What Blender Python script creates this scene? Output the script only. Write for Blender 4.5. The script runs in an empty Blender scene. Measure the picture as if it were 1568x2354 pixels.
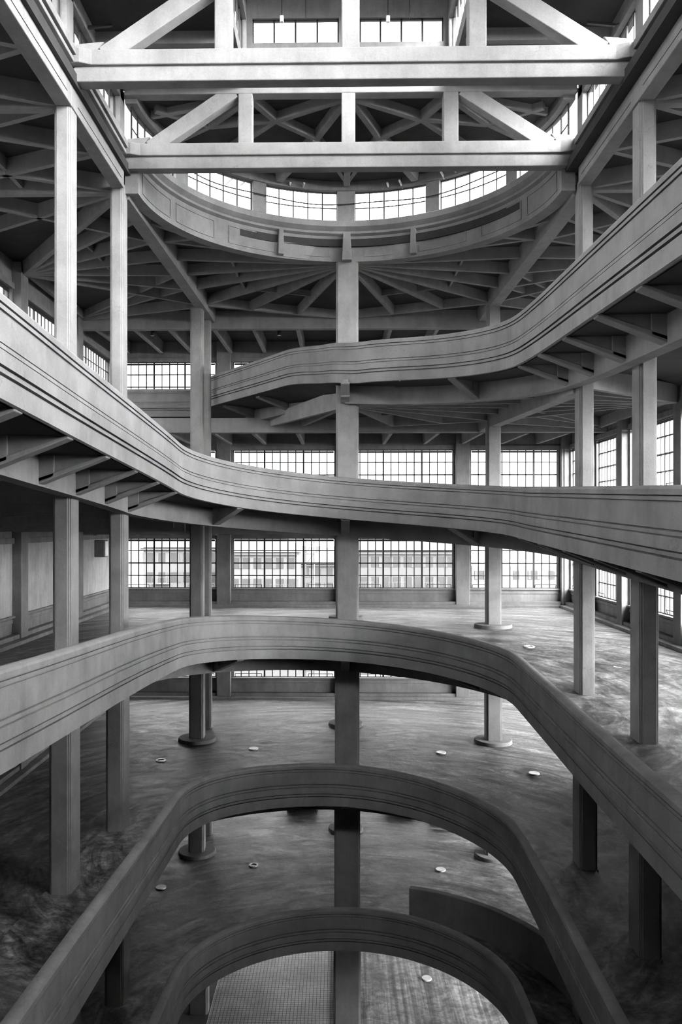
import bpy, math, random
from mathutils import Vector
random.seed(7)
sc = bpy.context.scene
COL = sc.collection
EZ = 21.8                       # eye height above the ground floor
# ------------------------------------------------------------------ camera numbers (image 1568 x 2354)
FPX, PPX, PPY, TY = 1840.0, 746.0, 1208.0, 0.017
PSI = math.atan(TY); SP, CP = math.sin(PSI), math.cos(PSI)
def ray(px):
    a = (px - PPX) / FPX
    return (a * CP - SP, a * SP + CP)
def at_y(px, py, y):            # point seen at a pixel, at distance y
    r = ray(px); t = y / r[1]
    return (r[0] * t, y, (PPY - py) * t / FPX)
def at_z(px, py, z):
    t = z * FPX / (PPY - py); r = ray(px)
    return (r[0] * t, r[1] * t, z)
X0, D1, D2, W = 0.29, 20.85, 26.0, 5.44
RC = 7.1                        # radius of the column line
# ------------------------------------------------------------------ materials
def newmat(name):
    m = bpy.data.materials.new(name); m.use_nodes = True
    nt = m.node_tree; nt.nodes.clear()
    out = nt.nodes.new('ShaderNodeOutputMaterial')
    b = nt.nodes.new('ShaderNodeBsdfPrincipled')
    nt.links.new(b.outputs[0], out.inputs[0])
    return m, nt, b
def ramp(nt, pts):
    r = nt.nodes.new('ShaderNodeValToRGB')
    while len(r.color_ramp.elements) < len(pts): r.color_ramp.elements.new(0.5)
    for e, (p, v) in zip(r.color_ramp.elements, pts):
        e.position = p; e.color = (v, v, v, 1)
    return r
def noise(nt, scale, detail=6, rough=0.6, vec=None, dist=0.0):
    n = nt.nodes.new('ShaderNodeTexNoise')
    n.inputs['Scale'].default_value = scale; n.inputs['Detail'].default_value = detail
    n.inputs['Roughness'].default_value = rough; n.inputs['Distortion'].default_value = dist
    if vec is not None: nt.links.new(vec, n.inputs['Vector'])
    return n
def geom_pos(nt, scale=(1, 1, 1), rot=(0, 0, 0)):
    g = nt.nodes.new('ShaderNodeNewGeometry'); mp = nt.nodes.new('ShaderNodeMapping')
    mp.inputs['Scale'].default_value = scale; mp.inputs['Rotation'].default_value = rot
    nt.links.new(g.outputs['Position'], mp.inputs['Vector'])
    return mp.outputs['Vector']
def mul(nt, a, b, f=1.0):
    m = nt.nodes.new('ShaderNodeMix'); m.data_type = 'RGBA'; m.blend_type = 'MULTIPLY'
    m.inputs['Factor'].default_value = f
    nt.links.new(a, m.inputs['A']); nt.links.new(b, m.inputs['B'])
    return m.outputs['Result']
def concrete(name, lo, hi, rough=0.85, bump=0.25, streak=0.35):
    m, nt, b = newmat(name)
    n1 = noise(nt, 0.9, 8, 0.62, geom_pos(nt))
    r1 = ramp(nt, [(0.3, lo), (0.7, hi)]); nt.links.new(n1.outputs['Fac'], r1.inputs[0])
    n2 = noise(nt, 2.2, 6, 0.7, geom_pos(nt, (1.6, 1.6, 0.22)))
    r2 = ramp(nt, [(0.3, 0.62), (0.62, 1.0)]); nt.links.new(n2.outputs['Fac'], r2.inputs[0])
    c = mul(nt, r1.outputs[0], r2.outputs[0], streak)
    n3 = noise(nt, 26, 4, 0.7, geom_pos(nt))
    r3 = ramp(nt, [(0.3, 0.84), (0.7, 1.0)]); nt.links.new(n3.outputs['Fac'], r3.inputs[0])
    c = mul(nt, c, r3.outputs[0], 1.0)
    # fine dark hairline cracks and chips
    v = nt.nodes.new('ShaderNodeTexVoronoi'); v.feature = 'DISTANCE_TO_EDGE'; v.inputs['Scale'].default_value = 0.55
    nd = noise(nt, 3.0, 4, 0.6, geom_pos(nt))
    vm = nt.nodes.new('ShaderNodeVectorMath'); vm.operation = 'MULTIPLY_ADD'
    vm.inputs[1].default_value = (0.5, 0.5, 0.5)
    nt.links.new(nd.outputs['Color'], vm.inputs[0]); nt.links.new(geom_pos(nt), vm.inputs[2])
    nt.links.new(vm.outputs[0], v.inputs['Vector'])
    r4 = ramp(nt, [(0.0, 0.72), (0.005, 1.0)]); nt.links.new(v.outputs['Distance'], r4.inputs[0])
    n5 = noise(nt, 0.5, 2, 0.5, geom_pos(nt))
    r5 = ramp(nt, [(0.5, 0.0), (0.6, 1.0)]); nt.links.new(n5.outputs['Fac'], r5.inputs[0])
    mm = nt.nodes.new('ShaderNodeMix'); mm.data_type = 'RGBA'; mm.blend_type = 'MULTIPLY'
    nt.links.new(r5.outputs[0], mm.inputs['Factor']); nt.links.new(c, mm.inputs['A']); nt.links.new(r4.outputs[0], mm.inputs['B'])
    nt.links.new(mm.outputs['Result'], b.inputs['Base Color'])
    b.inputs['Roughness'].default_value = rough
    b.inputs['Specular IOR Level'].default_value = 0.25
    bp = nt.nodes.new('ShaderNodeBump'); bp.inputs['Strength'].default_value = bump; bp.inputs['Distance'].default_value = 0.02
    n4 = noise(nt, 9, 6, 0.7, geom_pos(nt))
    nt.links.new(n4.outputs['Fac'], bp.inputs['Height']); nt.links.new(bp.outputs[0], b.inputs['Normal'])
    return m
def flat(name, v, rough=0.6, metal=0.0, var=0.15):
    m, nt, b = newmat(name)
    n = noise(nt, 5, 4, 0.6, geom_pos(nt))
    r = ramp(nt, [(0.3, v * (1 - var)), (0.7, v * (1 + var))]); nt.links.new(n.outputs['Fac'], r.inputs[0])
    nt.links.new(r.outputs[0], b.inputs['Base Color'])
    b.inputs['Roughness'].default_value = rough; b.inputs['Metallic'].default_value = metal
    return m
def road(name, lo, hi, radial=True, rough=0.48):
    """worn wet-looking paving, tyre streaks running along the bend"""
    m, nt, b = newmat(name)
    g = nt.nodes.new('ShaderNodeNewGeometry')
    sep = nt.nodes.new('ShaderNodeSeparateXYZ')
    sub = nt.nodes.new('ShaderNodeVectorMath'); sub.operation = 'SUBTRACT'
    sub.inputs[1].default_value = (X0, D2, 0)
    nt.links.new(g.outputs['Position'], sub.inputs[0]); nt.links.new(sub.outputs[0], sep.inputs[0])
    if radial:
        l = nt.nodes.new('ShaderNodeVectorMath'); l.operation = 'LENGTH'
        z0 = nt.nodes.new('ShaderNodeVectorMath'); z0.operation = 'MULTIPLY'; z0.inputs[1].default_value = (1, 1, 0)
        nt.links.new(sub.outputs[0], z0.inputs[0]); nt.links.new(z0.outputs[0], l.inputs[0])
        at = nt.nodes.new('ShaderNodeMath'); at.operation = 'ARCTAN2'
        nt.links.new(sep.outputs['X'], at.inputs[0]); nt.links.new(sep.outputs['Y'], at.inputs[1])
        cb = nt.nodes.new('ShaderNodeCombineXYZ')
        nt.links.new(l.outputs['Value'], cb.inputs['X']); nt.links.new(at.outputs[0], cb.inputs['Y']); nt.links.new(sep.outputs['Z'], cb.inputs['Z'])
        src = cb.outputs[0]; sc_ = (1.1, 3.2, 0.2)
    else:
        src = sub.outputs[0]; sc_ = (1.9, 0.05, 0.2)
    mp = nt.nodes.new('ShaderNodeMapping'); mp.inputs['Scale'].default_value = sc_
    nt.links.new(src, mp.inputs['Vector'])
    n1 = noise(nt, 1.5, 9, 0.68, mp.outputs[0], 0.8)
    r1 = ramp(nt, [(0.36, lo), (0.5, (lo + hi) / 2.4), (0.66, hi)]); nt.links.new(n1.outputs['Fac'], r1.inputs[0])
    n2 = noise(nt, 0.7, 8, 0.7, geom_pos(nt, (1, 1.6, 1)), 1.2)
    r2 = ramp(nt, [(0.36, 0.28), (0.6, 1.0)]); nt.links.new(n2.outputs['Fac'], r2.inputs[0])
    c = mul(nt, r1.outputs[0], r2.outputs[0], 0.9)
    n3 = noise(nt, 5, 8, 0.75, geom_pos(nt))
    r3 = ramp(nt, [(0.36, 0.4), (0.58, 1.0)]); nt.links.new(n3.outputs['Fac'], r3.inputs[0])
    c = mul(nt, c, r3.outputs[0], 0.8)
    nt.links.new(c, b.inputs['Base Color'])
    rr = ramp(nt, [(0.3, rough - 0.08), (0.7, rough + 0.25)]); nt.links.new(n2.outputs['Fac'], rr.inputs[0])
    nt.links.new(rr.outputs[0], b.inputs['Roughness'])
    b.inputs['Specular IOR Level'].default_value = 0.4
    bp = nt.nodes.new('ShaderNodeBump'); bp.inputs['Strength'].default_value = 0.5; bp.inputs['Distance'].default_value = 0.03
    nt.links.new(n3.outputs['Fac'], bp.inputs['Height']); nt.links.new(bp.outputs[0], b.inputs['Normal'])
    return m
def tiles(name):
    m, nt, b = newmat(name)
    br = nt.nodes.new('ShaderNodeTexBrick'); br.offset = 0.0
    br.inputs['Color1'].default_value = (0.62, 0.62, 0.62, 1); br.inputs['Color2'].default_value = (0.74, 0.74, 0.74, 1)
    br.inputs['Mortar'].default_value = (0.13, 0.13, 0.13, 1)
    br.inputs['Scale'].default_value = 1.0; br.inputs['Mortar Size'].default_value = 0.012
    br.inputs['Brick Width'].default_value = 0.165; br.inputs['Row Height'].default_value = 0.165
    nt.links.new(geom_pos(nt), br.inputs['Vector'])
    n = noise(nt, 0.5, 6, 0.6, geom_pos(nt))
    r = ramp(nt, [(0.35, 0.6), (0.65, 1.0)]); nt.links.new(n.outputs['Fac'], r.inputs[0])
    nt.links.new(mul(nt, br.outputs['Color'], r.outputs[0], 1.0), b.inputs['Base Color'])
    b.inputs['Roughness'].default_value = 0.5
    return m
def glass(name):
    m = bpy.data.materials.new(name); m.use_nodes = True
    nt = m.node_tree; nt.nodes.clear()
    out = nt.nodes.new('ShaderNodeOutputMaterial'); mx = nt.nodes.new('ShaderNodeMixShader')
    tr = nt.nodes.new('ShaderNodeBsdfTransparent'); gl = nt.nodes.new('ShaderNodeBsdfGlossy')
    tr.inputs[0].default_value = (0.95, 0.95, 0.95, 1); gl.inputs['Roughness'].default_value = 0.08
    n = noise(nt, 1.5, 4, 0.6, geom_pos(nt))
    r = ramp(nt, [(0.3, 0.03), (0.7, 0.08)]); nt.links.new(n.outputs['Fac'], r.inputs[0])
    nt.links.new(r.outputs[0], mx.inputs[0]); nt.links.new(tr.outputs[0], mx.inputs[1]); nt.links.new(gl.outputs[0], mx.inputs[2])
    nt.links.new(mx.outputs[0], out.inputs[0])
    return m
M = dict(
    conc=concrete('concrete', 0.22, 0.34), wall=concrete('wall_concrete', 0.18, 0.29, streak=0.6),
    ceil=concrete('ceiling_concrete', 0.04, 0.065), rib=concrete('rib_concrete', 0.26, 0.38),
    panel=concrete('pale_panel', 0.40, 0.58, streak=0.7), road=road('worn_road', 0.045, 0.47), street=road('street_concrete', 0.16, 0.8, radial=False, rough=0.45),
    tile=tiles('floor_tiles'), steel=flat('dark_steel', 0.03, 0.5, 0.3), white=flat('white_enamel', 0.8, 0.4),
    glass=glass('window_glass'), dark=flat('dark_paint', 0.02, 0.25), rubber=flat('rubber', 0.015, 0.8),
    plaster=flat('pale_plaster', 0.052, 0.9, 0, 0.08), brick=flat('brick_render', 0.040, 0.9, 0, 0.12), roof=flat('roof_tiles', 0.032, 0.9),
    shut=flat('shutters', 0.012, 0.8), ground=flat('outside_ground', 0.035, 0.95), hill=flat('hazy_hill', 0.06, 1.0), chrome=flat('chrome', 0.6, 0.25, 1.0),
)
# ------------------------------------------------------------------ mesh builder
class MB:
    def __init__(s): s.v = []; s.f = []
    def add(s, vs, fs):
        k = len(s.v); s.v += [tuple(p) for p in vs]; s.f += [tuple(i + k for i in f) for f in fs]
    def box(s, x0, x1, y0, y1, z0, z1):
        x0, x1 = sorted((x0, x1)); y0, y1 = sorted((y0, y1)); z0, z1 = sorted((z0, z1))
        s.add([(x0,y0,z0),(x1,y0,z0),(x1,y1,z0),(x0,y1,z0),(x0,y0,z1),(x1,y0,z1),(x1,y1,z1),(x0,y1,z1)],
              [(0,3,2,1),(4,5,6,7),(0,1,5,4),(1,2,6,5),(2,3,7,6),(3,0,4,7)])
    def prism(s, poly, z0, z1):
        n = len(poly)
        s.add([(x, y, z0) for x, y in poly] + [(x, y, z1) for x, y in poly],
              [tuple(reversed(range(n))), tuple(range(n, 2 * n))] + [(i, (i + 1) % n, n + (i + 1) % n, n + i) for i in range(n)])
    def rings(s, rings, closed_profile=True, caps=True, loop=False):
        n = len(rings[0]); k = len(s.v)
        for r in rings: s.v += [tuple(p) for p in r]
        m = len(rings)
        for i in range(m if loop else m - 1):
            a = k + i * n; b = k + ((i + 1) % m) * n
            for j in range(n if closed_profile else n - 1):
                s.f.append((a + j, b + j, b + (j + 1) % n, a + (j + 1) % n))
        if caps and closed_profile and not loop:
            s.f.append(tuple(k + j for j in range(n))); s.f.append(tuple(k + (m - 1) * n + j for j in reversed(range(n))))
    def beam(s, p0, p1, w, h0, h1=None, wt=None):
        """beam under the line p0-p1 (its top centre line): width w, depth h; wt = width at the bottom"""
        h1 = h0 if h1 is None else h1; wt = w if wt is None else wt
        a, b = Vector(p0), Vector(p1); d = (b - a); d.z = 0
        sdir = Vector((d.y, -d.x, 0)).normalized() if d.length > 1e-6 else Vector((1, 0, 0))
        r = []
        for p, h in ((a, h0), (b, h1)):
            r.append([p + sdir * w / 2, p - sdir * w / 2, p - sdir * wt / 2 - Vector((0, 0, h)), p + sdir * wt / 2 - Vector((0, 0, h))])
        s.rings(r)
    def bar(s, p0, p1, r, n=8):
        a, b = Vector(p0), Vector(p1); d = (b - a).normalized()
        u = d.orthogonal().normalized(); v = d.cross(u)
        s.rings([[p + (u * math.cos(t) + v * math.sin(t)) * r for t in [2 * math.pi * i / n for i in range(n)]] for p in (a, b)])
    def rod(s, p0, p1, w, t, up=(0, 0, 1)):
        """square section bar between two points"""
        a, b = Vector(p0), Vector(p1); d = (b - a).normalized(); u = Vector(up)
        sd = d.cross(u)
        if sd.length < 1e-4: sd = d.orthogonal()
        sd.normalize(); u = sd.cross(d).normalized()
        s.rings([[p + sd * w / 2 + u * t / 2, p - sd * w / 2 + u * t / 2, p - sd * w / 2 - u * t / 2, p + sd * w / 2 - u * t / 2] for p in (a, b)])
    def cyl(s, x, y, z0, z1, r, n=28, sx=1.0, r1=None):
        r1 = r if r1 is None else r1
        s.rings([[(x + rr * sx * math.cos(2 * math.pi * i / n), y + rr * math.sin(2 * math.pi * i / n), z) for i in range(n)] for z, rr in ((z0, r), (z1, r1))])
    def build(s, name, mat, parent=None, bevel=0.0, smooth=None, seg=2):
        xs, ys, zs = zip(*s.v)
        o = Vector(((min(xs) + max(xs)) / 2, (min(ys) + max(ys)) / 2, min(zs) + EZ))
        me = bpy.data.meshes.new(name)
        me.from_pydata([(x - o.x, y - o.y, z + EZ - o.z) for x, y, z in s.v], [], s.f)
        me.validate(); me.update()
        import bmesh
        bm = bmesh.new(); bm.from_mesh(me); bmesh.ops.recalc_face_normals(bm, faces=bm.faces); bm.to_mesh(me); bm.free()
        me.materials.append(mat)
        if smooth is not None:
            for p in me.polygons: p.use_smooth = True
            me.set_sharp_from_angle(angle=math.radians(smooth))
        ob = bpy.data.objects.new(name, me); COL.objects.link(ob)
        if parent is not None:
            ob.parent = parent; ob.location = o - WL[parent.name]
        else: ob.location = o
        WL[ob.name] = o
        if bevel:
            b = ob.modifiers.new('Bevel', 'BEVEL'); b.width = bevel; b.segments = seg; b.limit_method = 'ANGLE'; b.angle_limit = math.radians(40)
        return ob
WL = {}
def empty(name, loc):
    o = bpy.data.objects.new(name, None); COL.objects.link(o)
    o.location = (loc[0], loc[1], loc[2] + EZ); o.empty_display_size = 0.2
    WL[o.name] = Vector(o.location); return o
def tag(o, label, cat, group=None, kind=None):
    o['label'] = label; o['category'] = cat
    if group: o['group'] = group
    if kind: o['kind'] = kind
    return o
def struct(o, label, cat): return tag(o, label, cat, None, 'structure')
# ------------------------------------------------------------------ the spiral: plan curve and heights
SA = W * math.pi / 2
def plan(s, off=0.0):
    """point and outward normal on the D-shaped edge of the well; off = distance out from the parapet line"""
    if s < -SA: p, n = (X0 - W, D2 + (s + SA)), (-1.0, 0.0)
    elif s > SA: p, n = (X0 + W, D2 - (s - SA)), (1.0, 0.0)
    else:
        t = s / W; n = (math.sin(t), math.cos(t)); p = (X0 + W * n[0], D2 + W * n[1])
    return (p[0] + n[0] * off, p[1] + n[1] * off), n
def lerp_tab(tab):
    def f(s):
        # smooth piecewise table: average of linear interpolation over a window
        tot = 0.0
        for k in range(-4, 5):
            q = s + k * 0.5
            if q <= tab[0][0]: v = tab[0][1]
            elif q >= tab[-1][0]: v = tab[-1][1]
            else:
                for (a, va), (b, vb) in zip(tab, tab[1:]):
                    if a <= q <= b: v = va + (vb - va) * (q - a) / (b - a); break
            tot += v
        return tot / 9
    return f
TOP = dict(
    Z=lerp_tab([(-3, 7.6), (-0.4, 7.38), (1.3, 7.32), (3.3, 7.22), (6.1, 7.03), (8.5, 6.82), (10.5, 6.66), (13.4, 6.52), (16.3, 6.41), (19, 6.28), (21, 6.2), (30, 5.8)]),
    A=lerp_tab([(-30, 4.0), (-22.4, 3.62), (-18.8, 3.38), (-15, 3.16), (-12, 2.98), (-9.5, 2.82), (-7, 2.61), (-5.5, 2.43), (-4, 2.27), (-2.5, 2.12), (0, 1.89), (1.9, 1.73), (4.4, 1.54), (6.2, 1.4), (9.5, 1.19), (13, 1.04), (16.6, 0.88), (19.2, 0.76), (21.1, 0.68), (30, 0.3)]),
    B=lerp_tab([(-30, -1.75), (-22.4, -2.2), (-20.3, -2.33), (-16.8, -2.5), (-14.7, -2.61), (-12, -2.78), (-9.5, -2.97), (-7, -3.17), (-5.5, -3.27), (-3.4, -3.45), (-1.5, -3.6), (0, -3.71), (2.2, -3.86), (3.9, -4.04), (7.5, -4.25), (11.3, -4.37), (15, -4.52), (18.5, -4.64), (21.1, -4.66), (30, -5.0)]),
    C=lerp_tab([(-30, -7.5), (-18.8, -8.12), (-16.8, -8.25), (-14.3, -8.46), (-12, -8.58), (-9, -8.78), (-7, -8.87), (-5.3, -9.01), (-2.5, -9.31), (0, -9.41), (1.6, -9.53), (3.3, -9.71), (5.6, -9.86), (7.9, -9.95), (12, -9.95), (15.5, -10.13), (30, -10.6)]),
    D=lerp_tab([(-30, -13.6), (-12, -14.1), (-9, -14.45), (-7, -14.7), (-5.3, -14.88), (-3, -15.02), (0, -15.1), (5, -15.12), (8, -15.0), (12, -14.9), (30, -14.6)]))
FACE = 1.64                       # height of the parapet face
DROP = 1.36                       # coping to road
def zdeck(lv, s): return TOP[lv](s) - DROP
S0, S1 = -26.5, 26.5
def srange(a, b, step=0.33):
    n = max(2, int(round((b - a) / step))); return [a + (b - a) * i / n for i in range(n + 1)]
def prof(thick=0.30):
    """parapet section: (distance towards the well, height below coping); rounded coping, shallow bands, five shadow grooves"""
    g = 0.03
    P = [(-thick, -0.07), (-thick + 0.03, -0.025), (-thick + 0.09, 0.0), (-0.09, 0.0), (-0.03, -0.025), (0.0, -0.07)]
    def groove(z, n_before, n_after, depth=0.045, h=g):
        P.extend([(n_before, -z + h / 2), (min(n_before, n_after) - depth, -z + h / 2), (min(n_before, n_after) - depth, -z - h / 2), (n_after, -z - h / 2)])
    groove(0.185, 0.0, -0.015); groove(0.285, -0.015, -0.04, 0.02)
    groove(0.79, -0.04, -0.02, 0.05, 0.035); groove(0.89, -0.02, 0.0, 0.04)
    groove(1.15, 0.0, -0.03, 0.05, 0.035); groove(1.265, -0.03, -0.05, 0.06, 0.045)
    P.extend([(-0.05, -FACE), (-0.11, -FACE - 0.02), (-0.40, -FACE + 0.10), (-0.40, -DROP + 0.02), (-thick, -DROP + 0.06)])
    return P
PROF = prof()
def sweep_parapet(path, name, parent):
    """path: list of (x, y, normal away from the well, ztop)"""
    mb = MB()
    mb.rings([[(x - n[0] * a, y - n[1] * a, zt + b) for a, b in PROF] for x, y, n, zt in path])
    return mb.build(name, M['conc'], parent, smooth=32)
def ring_sweep(mb, ss, r_in, r_out, zlo, zhi):
    """rectangular beam following the column line between offsets r_in and r_out"""
    rr = []
    for s in ss:
        (xa, ya), n = plan(s, r_in); (xb, yb), _ = plan(s, r_out)
        rr.append([(xa, ya, zlo(s)), (xa, ya, zhi(s)), (xb, yb, zhi(s)), (xb, yb, zlo(s))])
    mb.rings(rr)
OFF_IN, OFF_OUT = RC - W + 0.0, RC - W + 0.42        # beam on the column line
RAMPS = {}
WORDS = dict(
    Z=('topmost curved concrete ramp parapet, climbing steeply to the upper right', ),
    A=('curved concrete ramp parapet at eye height, sweeping down from the upper left', ),
    B=('curved concrete ramp parapet third from the top, with cracked lower band on its left', ),
    C=('dark curved concrete ramp parapet fourth from the top, lit along its left coping', ),
    D=('lowest dark curved concrete parapet, arching over the tiled ground floor', ))
def make_ramp(lv, s0, s1):
    root = empty('spiral_ramp', (X0, D2, TOP[lv](0) - FACE - 0.7))
    tag(root, WORDS[lv][0], 'ramp', 'turns of the spiral ramp')
    RAMPS[lv] = root
    path = []
    if lv == 'Z':               # the entry spur and the bridge along the back wall
        a = (-14.1, 47.3); b = (-7.9, 47.3); cpt = (-7.45, 43.9); ap = plan(0.25)[0]
        ctrl = [a, (-11, 47.3), b, (-7.55, 46.6), cpt, (-5.6, 41.3), (-3.3, 38.1), (-1.7, 35.75), (-0.85, 34.3), (-0.35, 33.2), (0.25, 32.2)]
        pts = []
        for p, q in zip(ctrl, ctrl[1:]):
            for i in range(8): t = i / 8; pts.append((p[0] + (q[0] - p[0]) * t, p[1] + (q[1] - p[1]) * t))
        for s in srange(1.15, s1): pts.append(plan(s)[0])
        zz = []
        for i, p in enumerate(pts):
            if p[0] < -0.6 and p[1] > 33: zz.append(8.1)
            else:
                break
        k = len(zz); arc0 = None
        # from 8.1 down to the ramp table over the bend
        for it in range(12):
            pts = [pts[0], pts[1]] + [((pts[i-1][0] + 2 * pts[i][0] + pts[i+1][0]) / 4, (pts[i-1][1] + 2 * pts[i][1] + pts[i+1][1]) / 4) for i in range(2, len(pts) - 2)] + pts[-2:]
        for i, p in enumerate(pts):
            if p[0] < X0 + 0.9 and p[1] > 31 :
                t = min(1, max(0, (p[0] + 2.6) / 3.6)); t = t * t * (3 - 2 * t)
                z = 8.1 + (TOP['Z'](0.9) - 8.1) * t
            else:
                dx, dy = p[0] - X0, p[1] - D2
                s = math.atan2(dx, dy) * W if dy > 0 else SA - dy
                z = TOP['Z'](max(s, 0.9))
            j0, j1 = max(0, i - 1), min(len(pts) - 1, i + 1)
            d = Vector((pts[j1][0] - pts[j0][0], pts[j1][1] - pts[j0][1])).normalized()
            path.append((p[0], p[1], (-d.y, d.x), z))
        Zpath.extend(path)
    else:
        for s in srange(s0, s1):
            p, n = plan(s); path.append((p[0], p[1], n, TOP[lv](s)))
    sweep_parapet(path, 'parapet', root)
    # edge beam on the column line and the cantilever brackets
    e0 = s0 if lv != 'Z' else 0.0
    zb = lambda s: TOP[lv](s) - FACE
    mb = MB(); ss = srange(e0, s1, 0.5)
    ring_sweep(mb, ss, OFF_IN, OFF_OUT, lambda s: zb(s) - 0.70, lambda s: zb(s) + 0.16)
    if lv != 'D': mb.build('edge_beam', M['conc'], root, smooth=32)
    if lv == 'D': return root
    sl = []
    for k in range(6): sl += [SA + 2.575 * k, -SA - 2.575 * k]
    sl += [0.0, math.pi / 4 * W, -math.pi / 4 * W]
    for s in sl:
        if lv == 'Z' and s < -0.1: continue
        if s < s0 or s > s1: continue
        (xr, yr), n = plan(s, OFF_IN + 0.02); (xt, yt), _ = plan(s, 0.75 if lv == 'Z' and s < 1 else 0.12)
        z1 = zb(s) + 0.14
        mb = MB()
        mb.beam((xt, yt, z1), (xr, yr, z1), 0.24, 0.12, 0.72)                       # web
        mb.beam((xt, yt, zb(s) + 0.03), (xr, yr, zb(s) - 0.50), 0.36, 0.08, 0.16)    # thicker foot
        xq, yq = plan(s, OFF_IN - 0.35)[0]
        mb.beam((xq, yq, z1), (xr, yr, z1), 0.36, 0.62, 0.76)                        # thick root
        mb.build('bracket', M['conc'], root, bevel=0.02)
    return root
Zpath = []
for lv in 'ZABCD': make_ramp(lv, S0, S1)
# ------------------------------------------------------------------ decks (road slabs)
XL, XR, YB, YN = -14.2, 14.4, 50.2, 2.0
def hit_rect(p, n):
    t = 1e9
    if n[0] < -1e-6: t = min(t, (XL - p[0]) / n[0])
    if n[0] > 1e-6: t = min(t, (XR - p[0]) / n[0])
    if n[1] > 1e-6: t = min(t, (YB - p[1]) / n[1])
    return t
def sm(t): t = max(0.0, min(1.0, t)); return t * t * (3 - 2 * t)
def ground_z(lv, s, off, y):
    z = zdeck(lv, s); zf = zdeck(lv, 0.0)
    w = sm((off - 3.0) / 5.0) * sm((y - 22) / 9)
    return z + (zf - z) * w
def deck(lv, s0, s1, label):
    aL = math.atan2(XL - X0, YB - D2) * W; aR = math.atan2(XR - X0, YB - D2) * W
    ss = sorted(srange(s0, s1, 0.35) + [a for a in (aL, aR) if s0 < a < s1])
    KR = RC - W + 0.95
    rows = []
    for s in ss:
        p, n = plan(s); L = hit_rect(p, n); row = []
        offs = [(0.22, 0.16), (KR, 0.16), (KR + 0.10, 0.0)] + [(KR + 0.10 + (L - KR - 0.10) * k / 10, 0.0) for k in range(1, 11)]
        for o_, dz in offs:
            x, y = p[0] + n[0] * o_, p[1] + n[1] * o_
            row.append((x, y, ground_z(lv, s, o_, y) + dz))
        rows.append(row)
    top, low = MB(), MB()
    top.rings(rows, closed_profile=False, caps=False)
    low.rings([[(x, y, z - 0.28 - (0.16 if j < 2 else 0)) for j, (x, y, z) in enumerate(r)] for r in rows], closed_profile=False, caps=False)
    return rows, top, low
FL = {}
def build_deck(lv, s0, s1, label, extra=None):
    rows, top, low = deck(lv, s0, s1, label)
    if extra: extra(top, low)
    f = top.build('floor', M['road'], smooth=20)
    struct(f, label, 'floor')
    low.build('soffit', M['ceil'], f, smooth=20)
    FL[lv] = f
def z_extra(top, low):
    zf = zdeck('Z', 0.5)
    pts = [q for q in Zpath if q[1] > 32.5 and q[0] < X0 + 0.4]
    rt, rl = [], []
    for x, y, n, zt in pts:
        if y < 47.2:
            ym = YB; k = [(x, y + 0.1 + (ym - y - 0.1) * i / 10) for i in range(11)]
        else: k = [(x, y + 0.1 + (YB - y - 0.1) * i / 10) for i in range(11)]
        r1 = []
        for i, (xx, yy) in enumerate(k):
            w = sm((xx + 6.5) / 7.0) * sm(i / 5)
            r1.append((xx, yy, (zt - DROP) * (1 - w) + zf * w))
        rt.append(r1); rl.append([(a, b, c - 0.3) for a, b, c in r1])
    # rows must stay inside the spur, join to the radial part at the apex
    x = X0; rt.append([(x, 32.75 + (YB - 32.75) * i / 10, zf + 0.1) for i in range(11)]); rl.append([(a, b, c - 0.3) for a, b, c in rt[-1]])
    p, n = plan(1.6); L = hit_rect(p, n)
    rt.append([(p[0] + n[0] * (0.3 + (L - 0.3) * i / 10), p[1] + n[1] * (0.3 + (L - 0.3) * i / 10), zf) for i in range(11)]); rl.append([(a, b, c - 0.3) for a, b, c in rt[-1]])
    top.rings(rt, closed_profile=False, caps=False); low.rings(rl, closed_profile=False, caps=False)
build_deck('Z', 1.6, S1, 'top ramp deck behind the steep upper right parapet', z_extra)
build_deck('A', S0, S1, 'ramp deck at eye level behind the long sweeping parapet')
build_deck('B', S0, S1, 'worn bright floor below the long row of windows at mid height')
build_deck('C', S0, S1, 'worn streaked floor framed under the third parapet')
build_deck('D', S0, S1, 'stained floor with parked cars under the fourth parapet')
# ground
mb = MB(); mb.box(-5.72, -0.12, 4, YB, -22.0, -21.75)
struct(mb.build('floor', M['tile']), 'small square tiled ground floor left of the central column', 'floor')
mb = MB(); mb.box(-0.12, XR, 4, YB, -22.0, -21.76)
struct(mb.build('floor', M['street']), 'streaked pale concrete ground floor right of the central column', 'floor')
mb = MB(); mb.box(-0.20, -0.10, 4, YB, -22.0, -21.70)
struct(mb.build('trim_1', M['wall']), 'thin pale kerb between the tiles and the streaked concrete', 'kerb')
mb = MB(); mb.box(XL, -5.72, 4, YB, -22.0, -21.66)
struct(mb.build('floor', M['wall']), 'pale raised ground strip left of the tiles', 'floor')
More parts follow.
